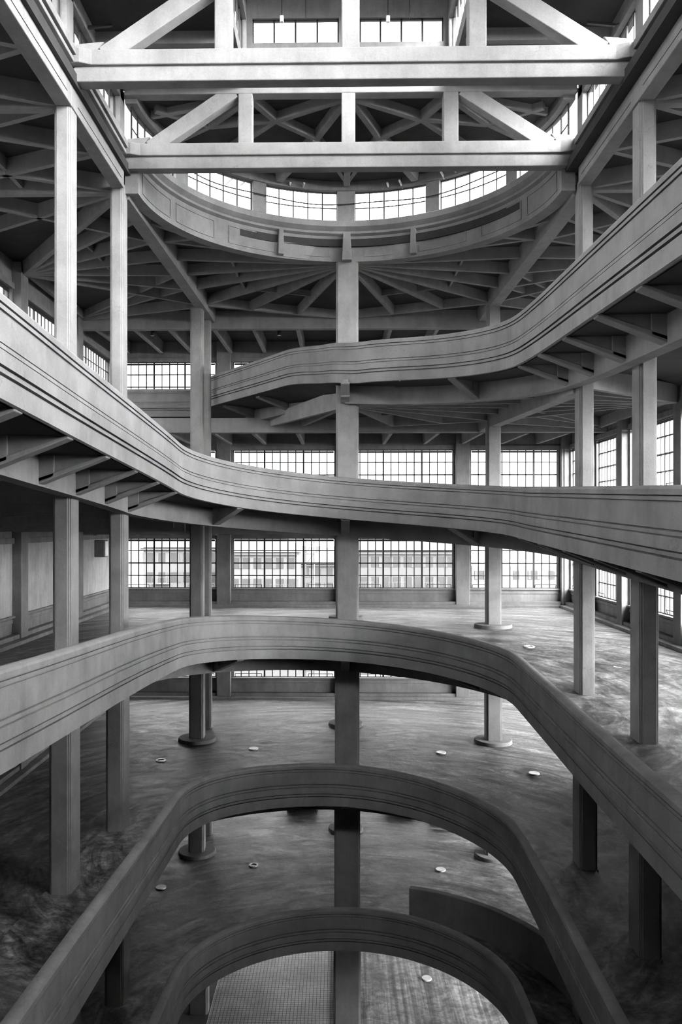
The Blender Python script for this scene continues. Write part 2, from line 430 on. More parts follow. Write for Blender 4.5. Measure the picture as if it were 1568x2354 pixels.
# ------------------------------------------------------------------ columns
def col_poly(xc, yc, w, d, c=0.075):
    x0, x1, y0, y1 = xc - w / 2, xc + w / 2, yc - d / 2, yc + d / 2
    e = c * 0.45
    return [(x0 + c, y0), (x1 - c, y0), (x1 - c, y0 + e), (x1 - e, y0 + e), (x1 - e, y0 + c), (x1, y0 + c),
            (x1, y1 - c), (x1 - c, y1 - c), (x1 - c, y1), (x0 + c, y1), (x0 + c, y1 - c), (x0, y1 - c),
            (x0, y0 + c), (x0 + e, y0 + c), (x0 + e, y0 + e), (x0 + c, y0 + e)]
def column(label, storeys, anchor, group='tall concrete columns', discs=()):
    """storeys: (z0, z1, w, d); anchor = ('in', x of the face towards the well, y of the front, side) or ('mid', x, y)"""
    zlow = min(s[0] for s in storeys)
    ax, ay = anchor[1], anchor[2]
    root = empty('concrete_column', (ax, ay, zlow))
    tag(root, label, 'column', group)
    for z0, z1, w, d in storeys:
        if anchor[0] == 'in': xc, yc = ax + anchor[3] * w / 2, ay + d / 2
        elif anchor[0] == 'front': xc, yc = ax, ay + d / 2
        else: xc, yc = ax, ay
        mb = MB(); mb.prism(col_poly(xc, yc, w, d), z0, z1)
        mb.build('shaft', M['conc'], root, bevel=0.008, seg=1)
    for z, r, sx in discs:
        mb = MB(); mb.cyl(ax, ay, z - 0.02, z + 0.17, r, 36, sx, r - 0.03)
        mb.build('base_disc', M['wall'], root, bevel=0.03, smooth=40)
    return root
GZ = -21.75
def edge_storeys(sa, zroof, sizes, side):
    """cut the shaft at each deck of the turn it carries"""
    zs = [zroof]
    for lv in ('Z', 'A', 'B', 'C', 'D'):
        if lv == 'Z' and side < 0: continue
        zs.append(zdeck(lv, sa) + 0.14)
    zs.append(GZ)
    if side < 0: zs.insert(1, zs[0])
    out = []
    for i, (w, d) in enumerate(sizes):
        if zs[i] - zs[i + 1] > 0.1: out.append((zs[i + 1], zs[i], w, d))
    return out
SZ = [(0.44, 0.62), (0.46, 0.66), (0.50, 0.80), (0.58, 0.90), (0.62, 0.95), (0.66, 1.0)]
SZL = [(0.44, 0.62), (0.44, 0.62), (0.48, 0.78), (0.58, 0.90), (0.62, 0.95), (0.66, 1.0)]
side_names = {(-1, 0): 'nearer of the two tall columns along the left edge of the well',
              (-1, 1): 'farther of the two tall columns along the left edge of the well',
              (1, 0): 'nearer of the two tall columns along the right edge of the well',
              (1, 1): 'farther of the two tall columns along the right edge of the well'}
for side, xin in ((-1, -7.02), (1, 7.82)):
    for k, y in enumerate((D1, D2)):
        sa = side * (SA + (D2 - y))
        column(side_names[(side, k)], edge_storeys(sa, 11.2 if k == 0 else 11.2, SZL if side < 0 else SZ, side), ('in', xin, y, side))
zap = [11.05] + [zdeck(l, 0) + 0.1 for l in 'ZABCD'] + [GZ]
apw = [0.94, 0.95, 0.96, 1.02, 1.08, 1.13]
column('wide central column at the far apex of the well', [(zap[i + 1], zap[i], apw[i], 0.75) for i in range(6)], ('front', 0.38, 33.25))
def inner_storeys(w, top, levels='ZABCD', d=None):
    zs = [top] + [zdeck(l, 0) for l in levels] + [GZ]
    return [(zs[i + 1], zs[i], w + 0.05 * i, (d or w) + 0.05 * i) for i in range(len(zs) - 1)]
discs = [(zdeck(l, 0), 0.95, 1.0) for l in 'ABCD']
column('slim column on round base behind right of the central column', inner_storeys(0.62, 10.9), ('mid', 7.72, 40.0), 'inner row columns', discs)
column('slim column on round base behind left of the central column', inner_storeys(0.62, 10.9, 'ABCD'), ('mid', -7.08, 40.1), 'inner row columns', discs)
column('column half hidden just behind the left slim column', inner_storeys(0.42, 10.9, 'ABCD'), ('mid', -7.0, 42.6), 'inner row columns')
column('column on round base hidden behind the wide central column', inner_storeys(0.62, 10.9), ('mid', 0.42, 43.3), 'inner row columns', discs)
mb = MB()
for l in 'BC':
    z = zdeck(l, 0); mb.prism([(-7.5, 40.2), (-6.2, 39.7), (-5.9, 43.2), (-7.2, 43.2)], z - 0.02, z + 0.16)
# ------------------------------------------------------------------ facade: walls, piers, windows
WIN = dict(top=(7.17, 10.28), A=(1.62, 4.74), B=(-3.93, -0.80), C=(-9.53, -6.40), D=(-15.1, -11.95), G=(-20.6, -17.4))
LEVEL_WORD = dict(top='topmost storey', A='storey just above eye level', B='storey just below eye level', C='storey under the third parapet', D='storey of the parked cars', G='ground storey')
wn = [0]
def window(P0, P1, z0, z1, ncol, nrow, heavy, label, inward, depth=0.0, bar=True):
    """steel framed window between two plan points; heavy = columns with a thick mullion"""
    wn[0] += 1
    root = empty('window_%d' % wn[0], ((P0[0] + P1[0]) / 2, (P0[1] + P1[1]) / 2, z0))
    struct(root, label, 'window')
    a, b = Vector((P0[0], P0[1], 0)), Vector((P1[0], P1[1], 0)); d = b - a; n = Vector((inward[0], inward[1], 0))
    fr = MB()
    def at(t, z, o=0.0): p = a + d * t + n * o; return (p.x, p.y, z)
    for i in range(ncol + 1):
        w = 0.09 if i in (0, ncol) else (0.10 if i in heavy else 0.055)
        fr.rod(at(i / ncol, z0), at(i / ncol, z1), w, 0.05 if i not in heavy else 0.08, tuple(n))
    for j in range(nrow + 1):
        z = z0 + (z1 - z0) * j / nrow
        h = 0.09 if j in (0, nrow) else (0.075 if nrow > 2 and j == nrow // 2 else 0.055)
        fr.rod(at(0, z), at(1, z), 0.05, h)
    if bar:
        fr.rod(at(0.01, z1 - 0.13, 0.06), at(0.99, z1 - 0.13, 0.06), 0.05, 0.11)
        for u0, u1 in ((0.02, 0.28), (0.74, 0.98)):
            fr.bar(at(u0, z0 + 0.22, 0.1), at(u1, z0 + 0.22, 0.1), 0.018, 6)
            for u in (u0, u1): fr.bar(at(u, z0 + 0.22, 0.1), at(u, z0 + 0.03, 0.02), 0.018, 6)
    fr.build('window_frame', M['steel'], root)
    g = MB(); g.add([at(0, z0, -0.01), at(1, z0, -0.01), at(1, z1, -0.01), at(0, z1, -0.01)], [(0, 1, 2, 3)])
    g.build('pane', M['glass'], root)
    return root
PIERX = [at_y(p, 0, YB)[0] for p in (242, 516, 790, 1062, 1303)]
PIERX[0] = XL + 0.1
bay_name = ['leftmost bay', 'bay left of the central column', 'bay right of the central column', 'rightmost bay']
def facade(name, label, u_list, to_xy, inward, levels, pierw, piermat, lab, panes=0.475, solid=()):
    """wall with a pier at each u and a window in each bay and storey; to_xy(u, o): point o metres inside the wall plane"""
    wb = MB()
    def wbox(u0, u1, o0, o1, z0, z1, mb=wb):
        (xa, ya), (xb, yb) = to_xy(u0, o0), to_xy(u1, o1)
        mb.box(xa, xb, ya, yb, z0, z1)
    zs = [(-22.0, WIN['G'][0])]
    order = ['G', 'D', 'C', 'B', 'A', 'top']
    for l0, l1 in zip(order, order[1:]): zs.append((WIN[l0][1], WIN[l1][0]))
    zs.append((WIN['top'][1], 11.6))
    ua, ub = u_list[0], u_list[-1]
    for z0, z1 in zs:
        wbox(ua, ub, -0.35, 0.0, z0, z1)
        if z1 < 11: 
            wbox(ua, ub, -0.05, 0.16, z1 - 0.10, z1)              # sill ledge
            wbox(ua, ub, 0.0, 0.05, z1 - 0.34, z1 - 0.16)
        if z0 > -22: wbox(ua, ub, 0.0, 0.12, z0, z0 + 0.26)       # lintel
    root = wb.build(name, M['wall'], None, bevel=0.015, seg=1)
    struct(root, label, 'wall')
    for u in u_list:
        pb = MB(); wbox(u - pierw / 2, u + pierw / 2, -0.3, 0.42, -22.0, 11.5, pb)
        pb.build('pier', piermat, root, bevel=0.03)
    for lv in levels:
        for i, (u0, u1) in enumerate(zip(u_list, u_list[1:])):
            if (lv, i) in solid:
                sb = MB(); wbox(u0, u1, -0.3, 0.02, WIN[lv][0], WIN[lv][1], sb); sb.build('wall_panel', M['panel'], root); continue
            a0, a1 = u0 + pierw / 2 + 0.12, u1 - pierw / 2 - 0.12
            jb = MB(); wbox(u0 + pierw / 2 - 0.01, a0, -0.3, 0.05, WIN[lv][0] - 0.02, WIN[lv][1] + 0.02, jb); wbox(a1, u1 - pierw / 2 + 0.01, -0.3, 0.05, WIN[lv][0] - 0.02, WIN[lv][1] + 0.02, jb)
            jb.build('jamb', M['wall'], root)
            L = a1 - a0; nc = int(round(L / panes)); h = int(round(nc * 0.31))
            window(to_xy(a0, -0.12), to_xy(a1, -0.12), WIN[lv][0], WIN[lv][1], nc, 4, (h, nc - h), lab(lv, i), inward)
    return root
facade('wall_back', 'far concrete wall with rows of gridded windows', PIERX, lambda u, o: (u, YB - o), (0, -1), ['top', 'A', 'B', 'C', 'D', 'G'], 0.86, M['wall'],
       lambda lv, i: 'gridded steel window in far wall, %s, %s' % (bay_name[i], LEVEL_WORD[lv]))
RY = [5.0, 12.0, 19.0, 26.4, 33.3, 40.1, 45.2, YB - 0.1]
facade('wall_right', 'right side concrete wall with gridded windows', RY, lambda u, o: (XR - o, u), (-1, 0), ['top', 'A', 'B', 'C', 'D', 'G'], 0.75, M['wall'],
       lambda lv, i: 'gridded window in right wall, %s, %s from the far corner' % (LEVEL_WORD[lv], ['seventh', 'sixth', 'fifth', 'fourth', 'third', 'second', 'first'][i]),
       solid=[(l, i) for l in 'CDG' for i in range(7) if not ((l == 'G' and i > 2) or (l in 'CD' and i > 3))] + [('A', 0), ('B', 0), ('B', 1)])
LY = [5.0, 12.5, 20.0, 27.5, 35.0, 42.7, YB - 0.1]
facade('wall_left', 'left side concrete wall, blank panels below and windows at the top', LY, lambda u, o: (XL + o, u), (1, 0), ['top', 'A', 'B', 'C', 'D', 'G'], 0.8, M['wall'],
       lambda lv, i: 'window in left wall, %s, %s from the far corner' % (LEVEL_WORD[lv], ['sixth', 'fifth', 'fourth', 'third', 'second', 'first'][i]),
       solid=[(l, i) for l in 'ABCDG' for i in range(6) if (l, i) not in (('A', 0), ('A', 1))])  # two unseen near bays opened to bring more light onto the right parapet
# kerbs at the foot of the walls
k = 0
for lv, w in (('B', 'bright mid floor'), ('C', 'streaked floor below it'), ('D', 'floor of the parked cars')):
    z = zdeck(lv, 0)
    for nm, bx, wd in (('baseboard_back', (XL, XR, YB - 0.75, YB), 'far wall'), ('baseboard_right', (XR - 0.75, XR, 12, YB), 'right wall'), ('baseboard_left', (XL, XL + 0.75, 12, YB), 'left wall')):
        mb = MB(); mb.box(*bx, z - 0.3, z + 0.16)
        b2 = (bx[0] + (0.4 if nm == 'baseboard_right' else 0), bx[1] - (0.4 if nm == 'baseboard_left' else 0), bx[2] + (0.4 if nm == 'baseboard_back' else 0), bx[3])
        mb.box(*b2, z, z + 0.34)
        struct(mb.build(nm, M['wall'], None, bevel=0.03), 'stepped concrete kerb along the foot of the %s, %s' % (wd, w), 'kerb')
# ------------------------------------------------------------------ roof slab and its ribs
ZR, ZS = 10.93, 11.55           # rib underside, slab underside
def ceiling():
    rows = []
    off = RC - W + 0.05
    aL = math.atan2(XL - X0, YB - D2) * W; aR = math.atan2(XR - X0, YB - D2) * W
    for s in sorted(srange(-34, 34, 0.5) + [aL, aR]):
        p, n = plan(s); L = hit_rect(p, n)
        rows.append([(p[0] + n[0] * off, p[1] + n[1] * off, ZS), (p[0] + n[0] * L, p[1] + n[1] * L, ZS), (p[0] + n[0] * L, p[1] + n[1] * L, ZS + 0.3), (p[0] + n[0] * off, p[1] + n[1] * off, ZS + 0.3)])
    mb = MB(); mb.rings(rows)
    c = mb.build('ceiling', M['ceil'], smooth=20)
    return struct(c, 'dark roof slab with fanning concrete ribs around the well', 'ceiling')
CE = ceiling()
cF = {'FL': (-7.2, 26.5), 'FR': (8.0, 26.5), 'AP': (0.38, 33.7), 'BL': (-6.85, 40.4), 'BR': (7.72, 40.2), 'BB': (0.42, 43.2)}
def fan_nodes():
    L = []
    for sgn, x in ((-1, -7.0), (1, 7.75)):
        ns = [(x, y) for y in (31.2, 33.4, 35.5, 37.7)]
        L.append((sgn, x, ns))
    return L
def ribs(parent, zt, depth, lv=None, right_only=False, name='rib'):
    """fan of ribs under a slab; zt(x, y): underside of the slab"""
    def rb(p, q, w=0.30, d=depth, d2=None, wt=None):
        if right_only and (p[0] < 0.2 or q[0] < 0.2): return
        mb = MB(); n = 1
        mb.beam((p[0], p[1], zt(*p) + 0.05), (q[0], q[1], zt(*q) + 0.05), w * 1.45, 0.05 + d, 0.05 + (d2 if d2 is not None else d), w if wt is None else wt)
        mb.build(name, M['rib'], parent)
    AP, BB = cF['AP'], cF['BB']
    for sgn, x, ns in fan_nodes():
        F, B = (cF['FL'], cF['BL']) if sgn < 0 else (cF['FR'], cF['BR'])
        hub = (XL + 0.4, 35.0) if sgn < 0 else (XR - 0.4, 33.4)
        rb(F, B, 0.5, depth + 0.1)                       # strong rib between the columns
        rb(B, (B[0], 43.2), 0.4, depth)
        ends = ns + [B]
        cross = [(AP[0] + (B[0] - AP[0]) * t, B[1] + (43.2 - B[1]) * (1 - t) * 1.0) for t in (0.68, 0.34)]
        for e in ends: rb(AP, e, 0.17, depth * 0.95, depth * 0.7)
        for e in cross: rb(AP, e, 0.17, depth * 0.95, depth * 0.7)
        rb(B, cross[0], 0.2, depth * 0.7); rb(cross[0], cross[1], 0.2, depth * 0.7); rb(cross[1], BB, 0.2, depth * 0.7)
        # lighter ribs linking the fan half way out
        mids = [((AP[0] + 2 * e[0]) / 3, (AP[1] + 2 * e[1]) / 3) for e in ends + cross]
        for a, b in zip(mids[1:], mids[2:]): rb(a, b, 0.10, depth * 0.45)
        # side aisle fan from the wall pier
        for e in ns + [B, (F[0], 29.0)]: rb(hub, e, 0.17, depth * 0.9, depth * 0.7)
        rb(hub, F, 0.22, depth * 0.9)
        h2 = (hub[0], 43.0); rb(h2, B, 0.2, depth * 0.8); rb(h2, hub, 0.2, depth * 0.7)
        for e in ns[2:]: rb(h2, e, 0.14, depth * 0.6)
        m2 = [((hub[0] + 1.2 * e[0]) / 2.2, (hub[1] + 1.2 * e[1]) / 2.2) for e in [(F[0], 29.0)] + ns + [B]]
        for a, b in zip(m2, m2[1:]): rb(a, b, 0.10, depth * 0.45)
        if lv is None:
            # lattice of crossing ribs along the aisle beside the straight well edge
            ys = [26.5, 21.1, 15.8, 10.5]
            xi, xo = F[0], hub[0]
            for y0, y1 in zip(ys, ys[1:]):
                ym = (y0 + y1) / 2; xm = (xi + xo) / 2
                rb((xi, y0), (xo, y0), 0.26, depth * 0.9)
                rb((xi, y0), (xo, ym), 0.17, depth * 0.8); rb((xi, y1), (xo, ym), 0.17, depth * 0.8)
                rb((xo, y0), (xi, ym), 0.17, depth * 0.8); rb((xo, y1), (xi, ym), 0.17, depth * 0.8)
                rb((xm, y0), (xm, y1), 0.14, depth * 0.6)
            rb((xo, 30.5), (xi, 26.5), 0.17, depth * 0.8); rb((xo, 26.5), (xi, 31.2), 0.17, depth * 0.8)
            # short ribs from the ring beam
            n1 = (X0 + sgn * 5.75, 30.8)
            rb(n1, (F[0], 28.9), 0.2, depth * 0.8); rb(n1, ns[0], 0.2, depth * 0.8); rb((X0 + sgn * 7.0, 28.2), ns[0], 0.16, depth * 0.6)
ribs(CE, lambda x, y: ZS, ZS - ZR)
for s_ in (-0.0,):
    mb = MB(); mb.beam((XL, 43.2, ZS + 0.05), (XR, 43.2, ZS + 0.05), 0.4, ZS - 10.58 + 0.05); mb.build('cross_beam', M['rib'], CE, bevel=0.03)
JX = [-13.2, -11.1, -9.2, -6.75, -4.6, -2.2, 0.4, 2.85, 5.4, 7.75, 10.2, 12.4]
for x in JX:
    mb = MB(); mb.beam((x, 43.3, ZS + 0.05), (x, YB, ZS + 0.05), 0.26, 0.98, 0.80, 0.2); mb.build('joist', M['rib'], CE, bevel=0.02)
# ribs under the top deck and joists under the decks that are seen from below
def under(lv):
    f = FL[lv]
    def z_at(x, y):
        dx, dy = x - X0, y - D2
        if dy > 0: s = math.atan2(dx, dy) * W; off = math.hypot(dx, dy) - W
        else: s = (SA - dy) * (1 if dx > 0 else -1); off = abs(dx) - W
        return ground_z(lv, s, off, y) - 0.28
    return f, z_at
f, za = under('Z')
ribs(f, za, 0.75, 'Z', right_only=True)
for p, q, zt in (((0.38, 34.4), (-1.9, 43.2), 5.95), ((0.38, 34.6), (-3.6, 43.2), 5.95)):
    mb = MB(); mb.beam((*p, zt), (*q, zt), 0.34, 0.95 if zt < 5.9 else 0.85, 0.9 if zt < 5.9 else 0.6, 0.22); mb.build('rib', M['rib'], f)
for x, y in ((-1.75, 35.9), (-4.1, 39.6), (-6.2, 42.6)):
    mb = MB(); mb.beam((x + 0.1, y + 0.1, 6.5), (x + 1.9, y + 1.45, 6.5), 0.36, 0.15, 0.75); mb.build('bracket', M['conc'], RAMPS['Z'], bevel=0.02)
mb = MB(); mb.beam((0.9, 36.0, 6.55), (-5.0, 44.6, 6.55), 0.4, 0.85, 0.85); mb.build('edge_beam', M['conc'], RAMPS['Z'], bevel=0.02)
for lv in ('Z', 'A', 'B'):
    f, za = under(lv); zf = zdeck(lv, 0) - 0.28
    mb = MB(); mb.beam((XL, 43.2, zf + 0.05), (XR, 43.2, zf + 0.05), 0.4, 0.80); mb.build('cross_beam', M['rib'], f, bevel=0.03)
    for x in JX:
        mb = MB(); mb.beam((x, 43.3, zf + 0.05), (x, YB, zf + 0.05), 0.26, 0.85, 0.72, 0.2); mb.build('joist', M['rib'], f, bevel=0.02)
f, za = under('A')
for sgn, x, ns in fan_nodes():
    F = cF['FL'] if sgn < 0 else cF['FR']; xo = XL + 0.4 if sgn < 0 else XR - 0.4
    for y in (15.8, 18.4, 21.1, 23.7, 26.5, 29, 31.5, 34, 36.5, 40.2):
        mb = MB(); mb.beam((x, y, za(x, y) + 0.05), (xo, y, za(xo, y) + 0.05), 0.3, 0.6, 0.6, 0.2); mb.build('rib', M['rib'], f)
# ------------------------------------------------------------------ trusses of the lantern
def truss(y, label, posts, cx, xl, xr):
    root = empty('roof_truss', (cx, y, 11.66)); tag(root, label, 'truss', 'concrete trusses across the well')
    mb = MB()
    mb.box(xl, xr, y + 0.06, y + 0.46, 11.66, 12.02)
    mb.box(xl + 0.05, xr - 0.05, y + 0.09, y + 0.44, 12.0, 12.08)
    pr = [(xl - 0.15, y + 0.5), (xl - 0.15, y - 0.12), (xl + 0.25, y - 0.12), (xl + 0.55, y), (xr - 0.55, y), (xr - 0.25, y - 0.12), (xr + 0.15, y - 0.12), (xr + 0.15, y + 0.5)]
    mb.prism(pr, 12.07, 12.47)
    mb.build('bottom_chord', M['conc'], root, bevel=0.025)
    mb = MB(); mb.box(xl, xr, y + 0.04, y + 0.46, 14.08, 14.45); mb.build('top_chord', M['conc'], root, bevel=0.03)
    for x, w in posts:
        mb = MB(); mb.box(x - w / 2, x + w / 2, y + 0.05, y + 0.45, 12.45, 14.1); mb.build('post', M['conc'], root, bevel=0.03)
    for sgn, xa, xb in ((-1, xl + 0.85, posts[0][0] - 0.38), (1, xr - 0.85, posts[-1][0] + 0.38)):
        mb = MB(); mb.rod((xa, y + 0.25, 12.35), (xb, y + 0.25, 14.2), 0.48, 0.38, (0, 1, 0)); mb.build('diagonal', M['conc'], root, bevel=0.02)
        mb = MB()
        mb.add([(xa - sgn * -0.2, y + 0.08, 12.46), (xa + sgn * 0.75, y + 0.08, 12.46), (xa + sgn * 0.75, y + 0.08, 12.66), (xa, y + 0.08, 12.72),
                (xa - sgn * -0.2, y + 0.44, 12.46), (xa + sgn * 0.75, y + 0.44, 12.46), (xa + sgn * 0.75, y + 0.44, 12.66), (xa, y + 0.44, 12.72)],
               [(0, 1, 2, 3), (7, 6, 5, 4), (0, 4, 5, 1), (1, 5, 6, 2), (2, 6, 7, 3), (3, 7, 4, 0)])
        mb.build('haunch', M['conc'], root, bevel=0.02)
xp = lambda p, y: at_y(p, 0, y)[0]
truss(D1, 'nearer concrete truss crossing the top of the picture', [(xp(512, D1), 0.45), (xp(806, D1), 0.47), (xp(1099, D1), 0.47)], X0, -7.0, 7.75)
truss(D2, 'farther concrete truss in front of the round clerestory', [(xp(563.5, D2), 0.47), (xp(801, D2), 0.45), (xp(1037.5, D2), 0.49)], X0, -7.0, 7.75)
for y, nm in ((15.7, 'concrete truss nearer than the frame'),):
    pass
# ------------------------------------------------------------------ beams along the straight well edge, with cornice
for side, xf, sd in ((-1, -6.98, 'left'), (1, 7.76, 'right')):
    for k, (ya, yb, pl) in enumerate(((5.0, D1 - 5.3, 'nearest'), (D1 - 5.2, D1, 'middle'), (D1, D2, 'farthest'))):
        root = empty('edge_beam', (xf, (ya + yb) / 2, 11.0))
        tag(root, 'long panelled roof edge beam, %s bay on the %s side of the well' % (pl, sd), 'beam', 'roof edge beams')
        mb = MB(); mb.box(xf, xf + side * 0.42, ya, yb, 11.0, 12.02)
        mb.build('beam', M['conc'], root, bevel=0.025)
        mb = MB()
        for z in (11.2, 11.86): mb.box(xf - side * 0.02, xf + side * 0.05, ya + 0.5, yb - 0.35, z, z + 0.03)
        mb.build('moulding', M['conc'], root)
        mb = MB()      # cornice with a deep shadow gap
        mb.box(xf + side * 0.06, xf + side * 0.40, ya, yb, 12.0, 12.1)
        mb.box(xf - side * 0.10, xf + side * 0.40, ya, yb, 12.08, 12.2)
        mb.box(xf - side * 0.02, xf + side * 0.40, ya, yb, 12.18, 12.28)
        mb.box(xf - side * 0.16, xf + side * 0.40, ya, yb, 12.26, 12.47)
        mb.build('cornice', M['conc'], root, bevel=0.015)
# ------------------------------------------------------------------ round ring beam
CX = 0.36
def arc(r, t): return (CX + r * math.sin(t), D2 + 0.3 + r * math.cos(t))
RI = 6.95
def ring_prof(mb, prof_, t0=-math.pi / 2, t1=math.pi / 2, n=64):
    mb.rings([[(*arc(r, t0 + (t1 - t0) * i / n), z) for r, z in prof_] for i in range(n + 1)])
ring = empty('ring_beam', (CX, D2 + 0.3, 10.93))
tag(ring, 'half round concrete ring beam with panels under the curved clerestory', 'beam')
mb = MB(); ring_prof(mb, [(RI, 10.95), (RI, 12.0), (RI + 0.45, 12.0), (RI + 0.45, 10.95)]); mb.build('fascia', M['conc'], ring, smooth=32)
mb = MB(); ring_prof(mb, [(RI + 0.05, 12.0), (RI - 0.10, 12.08), (RI - 0.10, 12.17), (RI - 0.02, 12.19), (RI - 0.22, 12.34), (RI - 0.22, 12.56), (RI - 0.16, 12.6), (RI + 0.5, 12.6), (RI + 0.5, 12.0)])
mb.build('cornice', M['conc'], ring, smooth=28)
for a0, a1 in ((-86, -68), (-65, -48), (-42, -25), (-21, -6), (6, 21), (25, 42), (48, 65), (68, 86)):
    mb = MB(); t0, t1 = math.radians(a0), math.radians(a1)
    for z in (11.14, 11.80): ring_prof(mb, [(RI - 0.025, z), (RI - 0.025, z + 0.035), (RI + 0.03, z + 0.035), (RI + 0.03, z)], t0, t1, 12)
    for t in (t0, t1):
        d = 0.005; ring_prof(mb, [(RI - 0.025, 11.14), (RI - 0.025, 11.835), (RI + 0.03, 11.835), (RI + 0.03, 11.14)], t - d / 2, t + d / 2, 1)
    mb.build('panel_moulding', M['conc'], ring)
for a in (-45, -22.8 - 0, 22.8, 45):
    pass
for a in (-23.2, 0, 23.2):
    t = math.radians(a); p = arc(RI - 0.02, t); q = arc(RI + 0.3, t)
    mb = MB(); mb.beam((*arc(RI - (0.18 if a else 0.3), t), 12.06), (*q, 12.06), 0.2 if a else 0.3, 1.0 if a else 1.12, 1.1, 0.26 if a else 0.42); mb.build('pilaster', M['conc'], ring, bevel=0.02)
# curved clerestory: piers and windows
def ring_angle(px, r=RI + 0.3):
    a = ray(px); o = (-CX, -(D2 + 0.3)); A = a[0] ** 2 + a[1] ** 2; Bq = o[0] * a[0] + o[1] * a[1]; Cq = o[0] ** 2 + o[1] ** 2 - r * r
    t = (-Bq + math.sqrt(max(0, Bq * Bq - A * Cq))) / A
    return math.atan2(a[0] * t - CX, a[1] * t - D2 - 0.3)
spans = [(math.radians(-88), ring_angle(397)), (ring_angle(425), ring_angle(578)), (ring_angle(609), ring_angle(775)), (ring_angle(816), ring_angle(982)), (ring_angle(1014), ring_angle(1171)), (ring_angle(1197), math.radians(88))]
cw = struct(empty('wall_clerestory', (CX, D2, 12.6)), 'short piers and lintel of the round clerestory above the ring beam', 'wall')
for i in range(5):
    t0, t1 = spans[i][1], spans[i + 1][0]
    mb = MB(); ring_prof(mb, [(RI + 0.12, 12.58), (RI + 0.12, 14.25), (RI + 0.45, 14.25), (RI + 0.45, 12.58)], t0, t1, 5); mb.build('pier', M['conc'], cw, bevel=0.02)
mb = MB(); ring_prof(mb, [(RI + 0.05, 13.93), (RI + 0.05, 14.4), (RI + 0.45, 14.4), (RI + 0.45, 13.93)]); mb.build('lintel', M['wall'], cw, smooth=30)
rw = ['far left, behind the truss diagonal', 'second from the left', 'just left of the apex pier', 'just right of the apex pier', 'second from the right', 'far right, behind the truss diagonal']
for i, (t0, t1) in enumerate(spans):
    wn[0] += 1
    root = struct(empty('window_%d' % wn[0], (*arc(RI + 0.3, (t0 + t1) / 2), 12.6)), 'curved clerestory window above the ring beam, %s' % rw[i], 'window')
    fr = MB(); n = 5
    for j in range(n + 1):
        t = t0 + (t1 - t0) * j / n; p = arc(RI + 0.3, t); fr.box(p[0] - 0.022, p[0] + 0.022, p[1] - 0.03, p[1] + 0.03, 12.6, 13.95)
    for z in (12.62, 13.92):
        ring_prof(fr, [(RI + 0.27, z - 0.03), (RI + 0.27, z + 0.03), (RI + 0.33, z + 0.03), (RI + 0.33, z - 0.03)], t0, t1, 10)
    ring_prof(fr, [(RI + 0.285, 13.25), (RI + 0.285, 13.28), (RI + 0.315, 13.28), (RI + 0.315, 13.25)], t0, t1, 10)
    fr.build('window_frame', M['steel'], root)
    g = MB(); m = 10
    g.rings([[(*arc(RI + 0.34, t0 + (t1 - t0) * j / m), 12.6), (*arc(RI + 0.34, t0 + (t1 - t0) * j / m), 13.95)] for j in range(m + 1)], closed_profile=False, caps=False)
    g.build('pane', M['glass'], root)
# lantern roof over the half round, with its ribs
LC = MB()
rows = []
for i in range(41):
    t = -math.pi / 2 + math.pi * i / 40
    rows.append([(*arc(0.01, t), 14.42), (*arc(RI + 0.6, t), 14.3)])
LC.rings(rows, closed_profile=False, caps=False)
LC.rings([[(x, y, z + 0.25) for x, y, z in r] for r in rows], closed_profile=False, caps=False)
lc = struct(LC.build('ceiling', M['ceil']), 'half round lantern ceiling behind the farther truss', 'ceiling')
def lrib(p, q, w=0.2, d=0.32):
    mb = MB(); mb.beam((*p, 14.42), (*q, 14.40), w * 1.6, d, d, w); mb.build('rib', M['conc'], lc)
for sgn in (-1, 1):
    c = lambda x, y: (CX + sgn * x, y)
    N, T, Q = c(2.55, 27.95), (CX, 26.5), c(1.15, 29.3)
    lrib(c(3.3, 26.5), N); lrib(T, N); lrib(N, Q); lrib(T, Q); lrib(Q, c(2.75, 32.6), 0.26, 0.4); lrib(Q, (CX, 33.0), 0.16); lrib(N, c(5.1, 30.9), 0.2)
    lrib(c(3.3, 26.5), c(4.9, 28.3)); lrib(N, c(4.9, 28.3)); lrib(c(4.9, 28.3), c(6.6, 27.2), 0.16); lrib(c(4.9, 28.3), c(6.3, 29.4), 0.16); lrib(c(3.3, 26.5), c(6.8, 27.6), 0.14)
lrib((CX, 26.5), (CX, 33.1), 0.24, 0.36)
# lantern side walls, low roofs and raised monitor over the straight part
for side, xf, sd in ((-1, -7.1, 'left'), (1, 7.88, 'right')):
    lw = struct(empty('wall_lantern_%s' % sd, (xf, 15, 12.47)), 'piers and lintel of the lantern wall above the %s edge beam' % sd, 'wall')
    ys = [5.2, 10.45, D1 - 5.15, D1 + 0.25, D2 + 0.25]
    for y in ys:
        mb = MB(); mb.box(xf, xf + side * 0.4, y - 0.27, y + 0.27, 12.45, 14.3); mb.build('pier', M['conc'], lw, bevel=0.02)
    mb = MB(); mb.box(xf, xf + side * 0.4, 5, D2 + 0.4, 14.0, 14.5); mb.build('lintel', M['wall'], lw)
    for i, (a, b) in enumerate(zip(ys, ys[1:])):
        window((xf + side * 0.2, a + 0.27), (xf + side * 0.2, b - 0.27), 12.5, 14.0, 8, 1, (4,), 'lantern window above the %s edge beam, %s bay' % (sd, ['fourth', 'third', 'second', 'farthest'][i]), (-side, 0), bar=False)
XM0, XM1 = -3.15, 3.75
